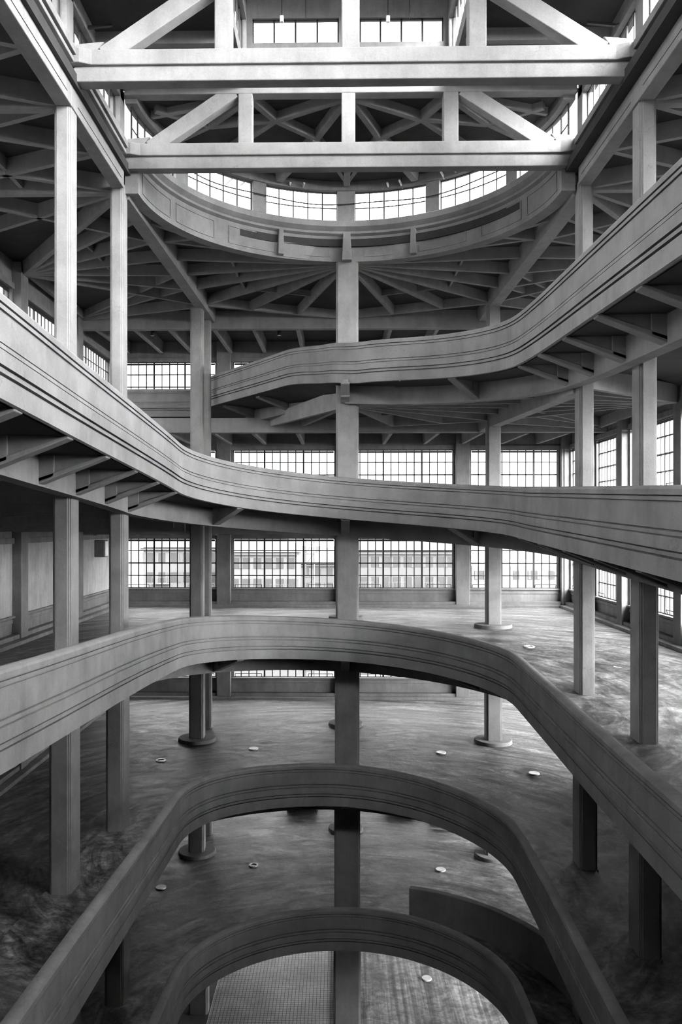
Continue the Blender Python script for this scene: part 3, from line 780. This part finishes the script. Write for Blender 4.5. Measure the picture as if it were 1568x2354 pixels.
for side, xa, xb, sd in ((-1, -7.6, XM0, 'left'), (1, XM1, 8.4, 'right')):
    mb = MB(); mb.box(xa, xb, 5, D2 + 0.4, 14.45, 14.7)
    c = struct(mb.build('ceiling', M['ceil']), 'low lantern ceiling on the %s of the raised skylight' % sd, 'ceiling')
    for y in (D1 - 1.1, D1 + 2.6):
        mb = MB(); mb.beam((xa, y, 14.5), (xb, y, 14.5), 0.3, 0.4, 0.4, 0.22); mb.build('rib', M['conc'], c)
    xe = XM0 if side < 0 else XM1
    ml = struct(empty('wall_skylight_%s' % sd, (xe, 15, 14.45)), 'frame of the raised skylight wall, %s side' % sd, 'wall')
    mb = MB(); mb.box(xe - 0.15, xe + 0.15, 5, D2 + 0.4, 14.3, 14.75); mb.box(xe - 0.15, xe + 0.15, 5, D2 + 0.4, 16.5, 17.9); mb.build('lintel', M['wall'], ml)
    for y in (10.5, 15.8, D1 + 0.2, D2 + 0.2):
        mb = MB(); mb.box(xe - 0.14, xe + 0.14, y - 0.15, y + 0.15, 14.6, 16.7); mb.build('pier', M['conc'], ml)
    for i, (a, b) in enumerate(((5.2, 10.35), (10.65, 15.65), (15.95, D1 + 0.05), (D1 + 0.35, D2 + 0.05))):
        window((xe, a), (xe, b), 14.75, 16.5, 8, 1, (4,), 'raised skylight window, %s side, %s bay' % (sd, ['fourth', 'third', 'second', 'farthest'][i]), (-side, 0), bar=False)
ye = D2 + 0.35
we = struct(empty('wall_skylight_end', (CX, ye, 14.45)), 'pale end wall of the raised skylight above the near truss', 'wall')
zlo, zhi = at_y(0, 105, ye)[2], at_y(0, 49, ye)[2]
wx = [at_y(p, 0, ye)[0] for p in (580, 779, 827, 1020)]
mb = MB(); mb.box(XM0, XM1, ye, ye + 0.25, 14.3, zlo); mb.box(XM0, XM1, ye, ye + 0.25, zhi, 17.9)
mb.box(XM0, wx[0], ye, ye + 0.25, zlo, zhi); mb.box(wx[1], wx[2], ye, ye + 0.25, zlo, zhi); mb.box(wx[3], XM1, ye, ye + 0.25, zlo, zhi); mb.build('wall_panel', M['wall'], we)
window((wx[0], ye + 0.1), (wx[1], ye + 0.1), zlo, zhi, 4, 1, (), 'four pane window high above the near truss, left of its middle post', (0, -1), bar=False)
window((wx[2], ye + 0.1), (wx[3], ye + 0.1), zlo, zhi, 4, 1, (), 'four pane window high above the near truss, right of its middle post', (0, -1), bar=False)
mb = MB()
mb.box(XM0 - 0.3, XM1 + 0.3, 5, D2 + 0.6, 17.8, 18.05)
for y in (5, 10.5, 15.8, D1 + 0.1, D2 - 0.2): mb.box(XM0, XM1, y, y + 0.5, 17.6, 18.05)
rs = struct(mb.build('ceiling', M['ceil']), 'ribbed flat roof of the raised skylight', 'ceiling')
# ------------------------------------------------------------------ small things in the lantern
def tube_lamp(p, q, label, drop, rod=True):
    root = empty('tube_lamp', p); tag(root, label, 'lamp', 'tube lamps in the lantern')
    mb = MB(); mb.rod(p, q, 0.07, 0.06); mb.build('lamp_housing', M['white'], root)
    mb = MB(); d = (Vector(q) - Vector(p)); a = Vector(p) + d * 0.06 - Vector((0, 0, 0.05)); b = Vector(q) - d * 0.06 - Vector((0, 0, 0.05)); mb.bar(a, b, 0.02); mb.build('tube', M['white'], root)
    mid = (Vector(p) + Vector(q)) / 2
    mb = MB(); mb.bar(mid, mid + Vector((0, 0, drop)), 0.012, 6); mb.build('rod', M['steel'], root)
    return root
tl = [(540, 404, 531, 412), (573, 407, 562, 417), (668, 420, 660, 438), (700, 421, 691, 439), (890, 420, 896, 438), (918, 414, 926, 432), (1012, 392, 1022, 410), (1046, 392, 1055, 404)]
ordw = ['first', 'second', 'third', 'fourth', 'fifth', 'sixth', 'seventh', 'eighth']
for i, (a, b, c, d) in enumerate(tl):
    p = at_z(a, b, 14.05); q = at_z(c, d, 13.98)
    p = Vector(p); q = Vector(q); q = p + (q - p).normalized() * 0.6
    tube_lamp(tuple(p), tuple(q), 'slim white tube lamp under the round lantern ceiling, %s from the left' % ordw[i], 0.3)
for px, sd in ((648, 'left'), (892, 'right')):
    p = at_y(px, 44, 25.6)
    root = empty('hanging_lamp', p); tag(root, 'small lamp hanging on a rod above the near truss, %s of the middle post' % sd, 'lamp', 'rod lamps in the skylight')
    mb = MB(); mb.box(p[0] - 0.06, p[0] + 0.06, p[1] - 0.06, p[1] + 0.06, p[2] - 0.1, p[2] + 0.1); mb.build('lamp_body', M['white'], root, bevel=0.02)
    mb = MB(); mb.bar((p[0], p[1], p[2] + 0.1), (p[0], p[1], 17.7), 0.014, 6); mb.build('rod', M['steel'], root)
    x2 = at_y(px + 55 if px < 700 else px + 50, 44, 25.6)
    mb = MB(); mb.bar((x2[0], x2[1], p[2]), (x2[0], x2[1], 17.7), 0.012, 6); mb.bar((p[0], p[1], p[2] + 0.8), (x2[0], x2[1], p[2] + 0.9), 0.012, 6); mb.build('cable', M['steel'], root)
for (a, b, c, d), sd in (((200, 64, 258, 58), 'left'), ((1414, 58, 1350, 52), 'right')):
    p, q = at_y(a, b, 22.6), at_y(c, d, 22.6)
    root = empty('wall_lamp', p); tag(root, 'thin tube lamp on an arm above the %s end of the near truss' % sd, 'lamp', 'arm lamps in the lantern')
    mb = MB(); mb.rod(p, q, 0.08, 0.07); mb.build('lamp_arm', M['steel'], root)
    s_ = -1 if sd == 'left' else 1
    mb = MB(); mb.bar(p, (-7.1 if s_ < 0 else 7.88, p[1], p[2] + 0.05), 0.02, 6); mb.build('bracket', M['steel'], root)
mb = MB()
mb.rings([[(CX + (RI + 0.02 + 0.02 * math.cos(u)) * math.sin(t), D2 + 0.3 + (RI + 0.02 + 0.02 * math.cos(u)) * math.cos(t), 13.35 + 0.05 * math.sin(t * 9) + 0.02 * math.sin(u)) for u in [i * math.pi / 3 for i in range(6)]] for t in [-1.3 + 2.6 * i / 60 for i in range(61)]])
tag(mb.build('conduit', M['steel']), 'thin dark conduit running around the curved clerestory windows', 'pipe')
for (px, py), w in (((351, 763), 'left of the slim column'), ((642, 762), 'right of the slim column')):
    p = at_y(px, py, 44.2)
    root = empty('spot_lamp', p); tag(root, 'small dark spot lamp hanging under the upper far ceiling, %s' % w, 'lamp', 'spot lamps')
    mb = MB(); mb.cyl(p[0], p[1], p[2] - 0.22, p[2] + 0.22, 0.11, 14); mb.build('lamp_body', M['dark'], root, bevel=0.02, smooth=40)
    mb = MB(); mb.bar((p[0], p[1], p[2] + 0.2), (p[0], p[1], 11.56), 0.02, 6); mb.build('rod', M['steel'], root)
# ------------------------------------------------------------------ wall panel and box lamp on the left, low wall on the car floor
p = at_y(224, 1250, 46.8)
root = empty('wall_lamp', (XL + 0.6, 46.8, -1.7)); tag(root, 'pale box lamp on the left wall beside the far corner', 'lamp')
mb = MB(); mb.box(XL + 0.02, XL + 0.62, 46.3, 47.0, -1.85, -0.85); mb.build('lamp_box', M['wall'], root, bevel=0.04)
mb = MB(); mb.box(XL + 0.62, XL + 0.66, 46.36, 46.94, -1.78, -0.92); mb.build('lens', M['white'], root)
mb = MB(); rr = []
for i in range(31):
    t = math.radians(20) + math.radians(75) * i / 30
    zt = -15.06 + 0.25 * i / 30
    rr.append([(X0 + r * math.sin(t), D2 + r * math.cos(t), z) for r, z in ((7.75, -16.45), (7.75, zt), (8.05, zt), (8.05, -16.45))])
mb.rings(rr)
tag(mb.build('low_wall', M['conc'], None, bevel=0.03), 'low curved wall standing on the lowest ramp floor, right of the central column', 'wall')
mb = MB(); mb.prism(col_poly(-6.2, 35.6, 0.86, 0.6), -21.66, -17.0)
tag(mb.build('ground_column', M['conc'], None, bevel=0.05), 'short square column on the ground strip left of the tiles', 'column')
# ------------------------------------------------------------------ drains
def drain(px, py, z, label, ring_only):
    x, y, _ = at_z(px, py, z)
    dx, dy = x - X0, y - D2
    if z > -20:
        lv = min('ABCD', key=lambda l: abs(zdeck(l, 0) - z))
        for it in range(4):
            dx, dy = x - X0, y - D2
            if dy > 0: s = math.atan2(dx, dy) * W; off = math.hypot(dx, dy) - W
            else: s = (SA - dy) * (1 if dx > 0 else -1); off = abs(dx) - W
            z = ground_z(lv, s, off, y) + (0.16 if off < RC - W + 0.95 else 0); x, y, _ = at_z(px, py, z)
    root = empty('floor_drain', (x, y, z)); tag(root, label, 'drain', 'round floor drains')
    mb = MB(); n = 24
    mb.rings([[(x + r * math.cos(2 * math.pi * i / n), y + r * math.sin(2 * math.pi * i / n), z + zz) for r, zz in ((0.24, 0.0), (0.23, 0.05), (0.15, 0.05), (0.14, 0.0))] for i in range(n)], loop=True)
    mb.build('drain_ring', M['white'], root, smooth=40)
    mb = MB(); mb.cyl(x, y, z + 0.005, z + (0.02 if ring_only else 0.045), 0.15, 20); mb.build('drain_lid', M['dark'] if ring_only else M['white'], root)
for a in ((1217, 1488, -5.3, 'white ringed drain in the mid floor, left of the right hand columns', True), (1425, 1535, -5.5, 'drain in the mid floor between the two right hand columns', True),
          (370, 1749, -10.6, 'white ringed drain in the streaked floor, right of the farther left column', True), (583, 1722, -10.7, 'white drain lid in the streaked floor, left of the central column', False),
          (1014, 1731, -10.7, 'white drain lid in the streaked floor, right of the central column', False), (1228, 1779, -10.9, 'white drain lid in the streaked floor, beside the farther right column', False),
          (370, 2041, -16.4, 'drain lid on the car floor beside the fourth parapet', False), (583, 1990, -16.4, 'white ringed drain on the car floor, left of the central column', True),
          (1013, 2000, -16.4, 'white ringed drain on the car floor, right of the central column', False), (981, 2250, -21.75, 'drain in the streaked ground floor', False)):
    drain(*a)
# ------------------------------------------------------------------ parked cars (mostly hidden behind the fourth parapet)
def car(x, y, z, label):
    root = empty('car', (x, y, z)); tag(root, label, 'car', 'cars parked at the far wall')
    L, Wd = 4.1, 1.74
    secs = [(0.0, 0.30, 0.62, 0.80), (0.12, 0.22, 0.74, 0.84), (0.9, 0.2, 0.92, 0.87), (1.35, 0.2, 0.98, 0.87), (2.1, 0.2, 1.42, 0.70), (3.0, 0.2, 1.45, 0.70), (3.7, 0.22, 1.05, 0.84), (4.0, 0.28, 0.9, 0.82), (4.1, 0.4, 0.75, 0.78)]
    mb = MB()
    mb.rings([[(x - w * 0.92, y + d, z + lo), (x - 0.87, y + d, z + lo + 0.15), (x - 0.87, y + d, z + min(0.75, hi - 0.05)), (x - w, y + d, z + hi - 0.03), (x - w * 0.8, y + d, z + hi), (x + w * 0.8, y + d, z + hi), (x + w, y + d, z + hi - 0.03), (x + 0.87, y + d, z + min(0.75, hi - 0.05)), (x + 0.87, y + d, z + lo + 0.15), (x + w * 0.92, y + d, z + lo)] for d, lo, hi, w in secs])
    mb.build('body', M['dark'], root, bevel=0.03, smooth=40)
    for sx in (-1, 1):
        for d in (0.8, 3.3):
            mb = MB(); mb.bar((x + sx * 0.68, y + d, z + 0.31), (x + sx * 0.88, y + d, z + 0.31), 0.31, 20); mb.build('wheel', M['rubber'], root, smooth=40)
        mb = MB(); mb.box(x + sx * 0.5, x + sx * 0.78, y - 0.02, y + 0.1, z + 0.55, z + 0.68); mb.build('headlight', M['chrome'], root, bevel=0.03)
    mb = MB(); mb.box(x - 0.84, x + 0.84, y - 0.08, y + 0.12, z + 0.28, z + 0.46); mb.build('bumper', M['dark'], root, bevel=0.05)
    mb = MB(); mb.add([(x - 0.66, y + 1.38, z + 1.0), (x + 0.66, y + 1.38, z + 1.0), (x + 0.58, y + 2.05, z + 1.4), (x - 0.58, y + 2.05, z + 1.4)], [(0, 1, 2, 3)]); mb.build('windscreen', M['glass'], root)
zc = zdeck('D', 0)
car(at_z(694, 1873, zc)[0], 45.3, zc, 'dark car nosing out under the fourth parapet, left of the central column')
car(at_z(917, 1868, zc)[0], 45.4, zc, 'dark car behind the fourth parapet, just right of the central column')
car(at_z(1022, 1895, zc)[0], 44.1, zc, 'dark car under the fourth parapet, farther right of the central column')
# ------------------------------------------------------------------ outside the far windows
mb = MB(); mb.box(-400, 400, -300, 420, -22.9, -22.1)
struct(mb.build('ground', M['ground']), 'pale ground outside the far windows', 'ground')
def building(px0, px1, py_top, y, depth, floors, cols, mat, label, roof=True):
    x0, x1 = at_y(px0, 0, y)[0], at_y(px1, 0, y)[0]; zt = at_y(0, py_top, y)[2]
    root = empty('apartment_building', ((x0 + x1) / 2, y + depth / 2, -22.1)); tag(root, label, 'building', 'buildings outside the windows')
    mb = MB(); mb.box(x0, x1, y, y + depth, -22.1, zt); mb.build('wall', mat, root)
    if roof:
        mb = MB(); e = 0.8; ym = y + depth / 2; h = 2.6
        mb.add([(x0 - e, y - e, zt), (x1 + e, y - e, zt), (x1 + e, y + depth + e, zt), (x0 - e, y + depth + e, zt), (x0 + 4, ym, zt + h), (x1 - 4, ym, zt + h)],
               [(0, 1, 5, 4), (1, 2, 5), (2, 3, 4, 5), (3, 0, 4), (3, 2, 1, 0)]); r = mb.build('roof', M['roof'], root)
        mb = MB(); mb.box((x0 + x1) / 2 - 2, (x0 + x1) / 2 - 1, ym - 0.5, ym + 0.5, zt + 1.5, zt + 3.6); mb.build('chimney', M['brick'], r)
        mb = MB(); mb.box(x0 - 0.4, x1 + 0.4, y - 0.4, y, zt - 0.5, zt - 0.1); mb.build('cornice', M['plaster'], root)
    st = 3.1
    for fl in range(floors):
        for c in range(cols):
            xc = x0 + (x1 - x0) * (c + 0.5) / cols; z1 = zt - 0.9 - st * fl
            mb = MB(); mb.box(xc - 0.55, xc + 0.55, y - 0.06, y + 0.02, z1 - 1.6, z1)
            wd = mb.build('window', M['shut'], root)
            if (c + fl) % 3 == 0:
                for sx in (-1, 1):
                    mb = MB(); mb.box(xc + sx * 0.58, xc + sx * 1.1, y - 0.1, y, z1 - 1.6, z1); mb.build('shutter', M['brick'], wd)
    for fl in range(1, floors):
        for c in range(1, cols, 3):
            xc = x0 + (x1 - x0) * (c + 0.5) / cols; z1 = zt - 0.9 - st * fl - 1.7
            mb = MB(); mb.box(xc - 1.4, xc + 1.4, y - 1.1, y, z1 - 0.15, z1)
            for i in range(8): mb.bar((xc - 1.35 + 2.7 * i / 7, y - 1.05, z1), (xc - 1.35 + 2.7 * i / 7, y - 1.05, z1 + 0.95), 0.03, 4)
            mb.rod((xc - 1.4, y - 1.05, z1 + 0.95), (xc + 1.4, y - 1.05, z1 + 0.95), 0.06, 0.06); mb.build('balcony', M['plaster'], root)
building(330, 500, 1258, 128, 14, 4, 6, M['plaster'], 'pale block of flats outside the leftmost far window')
building(528, 682, 1268, 118, 14, 4, 6, M['plaster'], 'pale shuttered block of flats outside the window left of the central column')
building(800, 1075, 1266, 124, 14, 4, 11, M['brick'], 'darker rendered block of flats outside the window right of the central column')
building(1085, 1330, 1300, 150, 30, 1, 6, M['plaster'], 'low long shed outside the rightmost far window', False)
building(690, 800, 1296, 170, 16, 2, 4, M['brick'], 'small distant house behind the flats, left of the central column')
root = empty('scaffold', (at_y(712, 0, 112)[0], 112, -22.1)); tag(root, 'thin steel scaffold tower outside, left of the central column', 'scaffold')
mb = MB(); xs_ = [at_y(p, 0, 112)[0] for p in (702, 722)]
for x in xs_:
    for y in (112, 114): mb.bar((x, y, -22.1), (x, y, at_y(0, 1243, 112)[2]), 0.06, 6)
for i in range(12):
    z = -22.1 + 1.65 * (i + 1); mb.bar((xs_[0], 112, z), (xs_[1], 112, z), 0.05, 6); mb.bar((xs_[0], 112, z - 1.6), (xs_[1], 112, z), 0.04, 6)
mb.build('frame', M['steel'], root)
mb = MB(); rr = []
for i in range(61):
    x = -260 + 520 * i / 60; h = -9 + 9 * math.sin(i * 0.31 + 1) * 0.6 + 4 * math.sin(i * 0.83) + 4
    rr.append([(x, 380, -22.2), (x, 395, h), (x, 415, -22.2)])
mb.rings(rr); tag(mb.build('hill', M['hill'], smooth=60), 'faint hill on the horizon beyond the far windows', 'hill')
# ------------------------------------------------------------------ near end of the hall, behind the picture
mb = MB(); mb.box(XL, XR, -3.0, -2.6, -22, 11.6)
struct(mb.build('wall_near', M['wall']), 'plain wall behind the viewpoint', 'wall')
for x, sd in ((XL - 0.35, 'left'), (XR, 'right')):
    mb = MB(); mb.box(x, x + 0.35, -3.0, 5.05, -22, 3.6); mb.box(x, x + 0.35, -3.0, 5.05, 10.3, 11.85)
    struct(mb.build('wall_near_%s' % sd, M['wall']), 'plain %s wall beside the viewpoint' % sd, 'wall')
    window((x + 0.2, -2.6), (x + 0.2, 5.0), 3.6, 10.3, 12, 6, (4, 8), 'added tall window in the unseen %s wall, lighting the upper parapets' % sd, (1 if sd == 'left' else -1, 0), bar=False)  # unseen window, added to light the upper parapet fronts
for zz, wd in ((3.2, 'above'), (-4.6, 'below'), (-10.2, 'two turns below'), (-15.8, 'three turns below')):
    mb = MB(); mb.box(XL, XR, -2.6, 4.2, zz - 0.3, zz)
    struct(mb.build('floor', M['road']), 'ramp deck at the near end of the well, %s the viewpoint' % wd, 'floor')
mb = MB(); mb.box(XL, XR, -3.0, 5.0, 11.56, 11.85)
struct(mb.build('ceiling', M['ceil']), 'plain roof slab above the viewpoint', 'ceiling')
window((-7.3, 5.0), (XM0, 5.0), 11.9, 14.45, 6, 3, (3,), 'added unseen glazing that lights the trusses, left of the raised skylight', (0, 1), bar=False)  # out-of-view glazing across the near end, added to light the truss fronts
window((XM0, 5.0), (XM1, 5.0), 11.9, 17.75, 8, 6, (4,), 'added unseen glazing that lights the trusses, closing the raised skylight', (0, 1), bar=False)
window((XM1, 5.0), (8.1, 5.0), 11.9, 14.45, 5, 3, (2,), 'added unseen glazing that lights the trusses, right of the raised skylight', (0, 1), bar=False)
# ------------------------------------------------------------------ light: overcast sky through the windows and the lantern
SKY, GLOW, GLOW_POW, SUN_DIR = 13.0, 9.0, 3.5, Vector((0.85, -0.65, 0.25)).normalized()
w = bpy.data.worlds.new('overcast'); sc.world = w; w.use_nodes = True
nt = w.node_tree; nt.nodes.clear()
out = nt.nodes.new('ShaderNodeOutputWorld'); bg = nt.nodes.new('ShaderNodeBackground')
# overcast: brighter towards the zenith, with a wide hazy glow around the veiled sun behind the viewpoint
tc = nt.nodes.new('ShaderNodeTexCoord'); n = noise(nt, 1.6, 5, 0.6, tc.outputs['Generated'])
r = ramp(nt, [(0.3, 0.92), (0.7, 1.0)]); nt.links.new(n.outputs['Fac'], r.inputs[0])
sep = nt.nodes.new('ShaderNodeSeparateXYZ'); nt.links.new(tc.outputs['Generated'], sep.inputs[0])
el = ramp(nt, [(0.0, 0.55), (1.0, 1.0)]); nt.links.new(sep.outputs['Z'], el.inputs[0])
dp = nt.nodes.new('ShaderNodeVectorMath'); dp.operation = 'DOT_PRODUCT'; dp.inputs[1].default_value = SUN_DIR
nt.links.new(tc.outputs['Generated'], dp.inputs[0])
mx = nt.nodes.new('ShaderNodeMath'); mx.operation = 'MAXIMUM'; mx.inputs[1].default_value = 0.0; nt.links.new(dp.outputs['Value'], mx.inputs[0])
pw = nt.nodes.new('ShaderNodeMath'); pw.operation = 'POWER'; pw.inputs[1].default_value = GLOW_POW; nt.links.new(mx.outputs[0], pw.inputs[0])
ma = nt.nodes.new('ShaderNodeMath'); ma.operation = 'MULTIPLY_ADD'; ma.inputs[1].default_value = GLOW; ma.inputs[2].default_value = 1.0; nt.links.new(pw.outputs[0], ma.inputs[0])
st = nt.nodes.new('ShaderNodeMath'); st.operation = 'MULTIPLY'; st.inputs[1].default_value = SKY; nt.links.new(ma.outputs[0], st.inputs[0])
nt.links.new(mul(nt, r.outputs[0], el.outputs[0]), bg.inputs[0]); nt.links.new(st.outputs[0], bg.inputs[1])
nt.links.new(bg.outputs[0], out.inputs[0])
# ------------------------------------------------------------------ camera
cam = bpy.data.cameras.new('camera'); co = bpy.data.objects.new('camera', cam); COL.objects.link(co)
co.location = (0, 0, EZ); co.rotation_euler = (math.pi / 2, 0, PSI)
cam.sensor_fit = 'VERTICAL'; cam.sensor_height = 36.0; cam.lens = FPX / 2354 * 36.0
cam.shift_x = (784 - PPX) / 2354; cam.shift_y = (PPY - 1177) / 2354
cam.clip_start = 0.1; cam.clip_end = 1000
sc.camera = co
sc.view_settings.view_transform = 'Standard'; sc.view_settings.look = 'None'
sc.view_settings.exposure = 0.0; sc.view_settings.gamma = 1.0; sc.view_settings.use_curve_mapping = False
cy = sc.cycles
cy.filter_width = 1.0; cy.max_bounces = 4; cy.diffuse_bounces = 1; cy.glossy_bounces = 2; cy.transparent_max_bounces = 12; cy.transmission_bounces = 2
cy.use_adaptive_sampling = True; cy.adaptive_threshold = 0.02
cy.caustics_reflective = False; cy.caustics_refractive = False
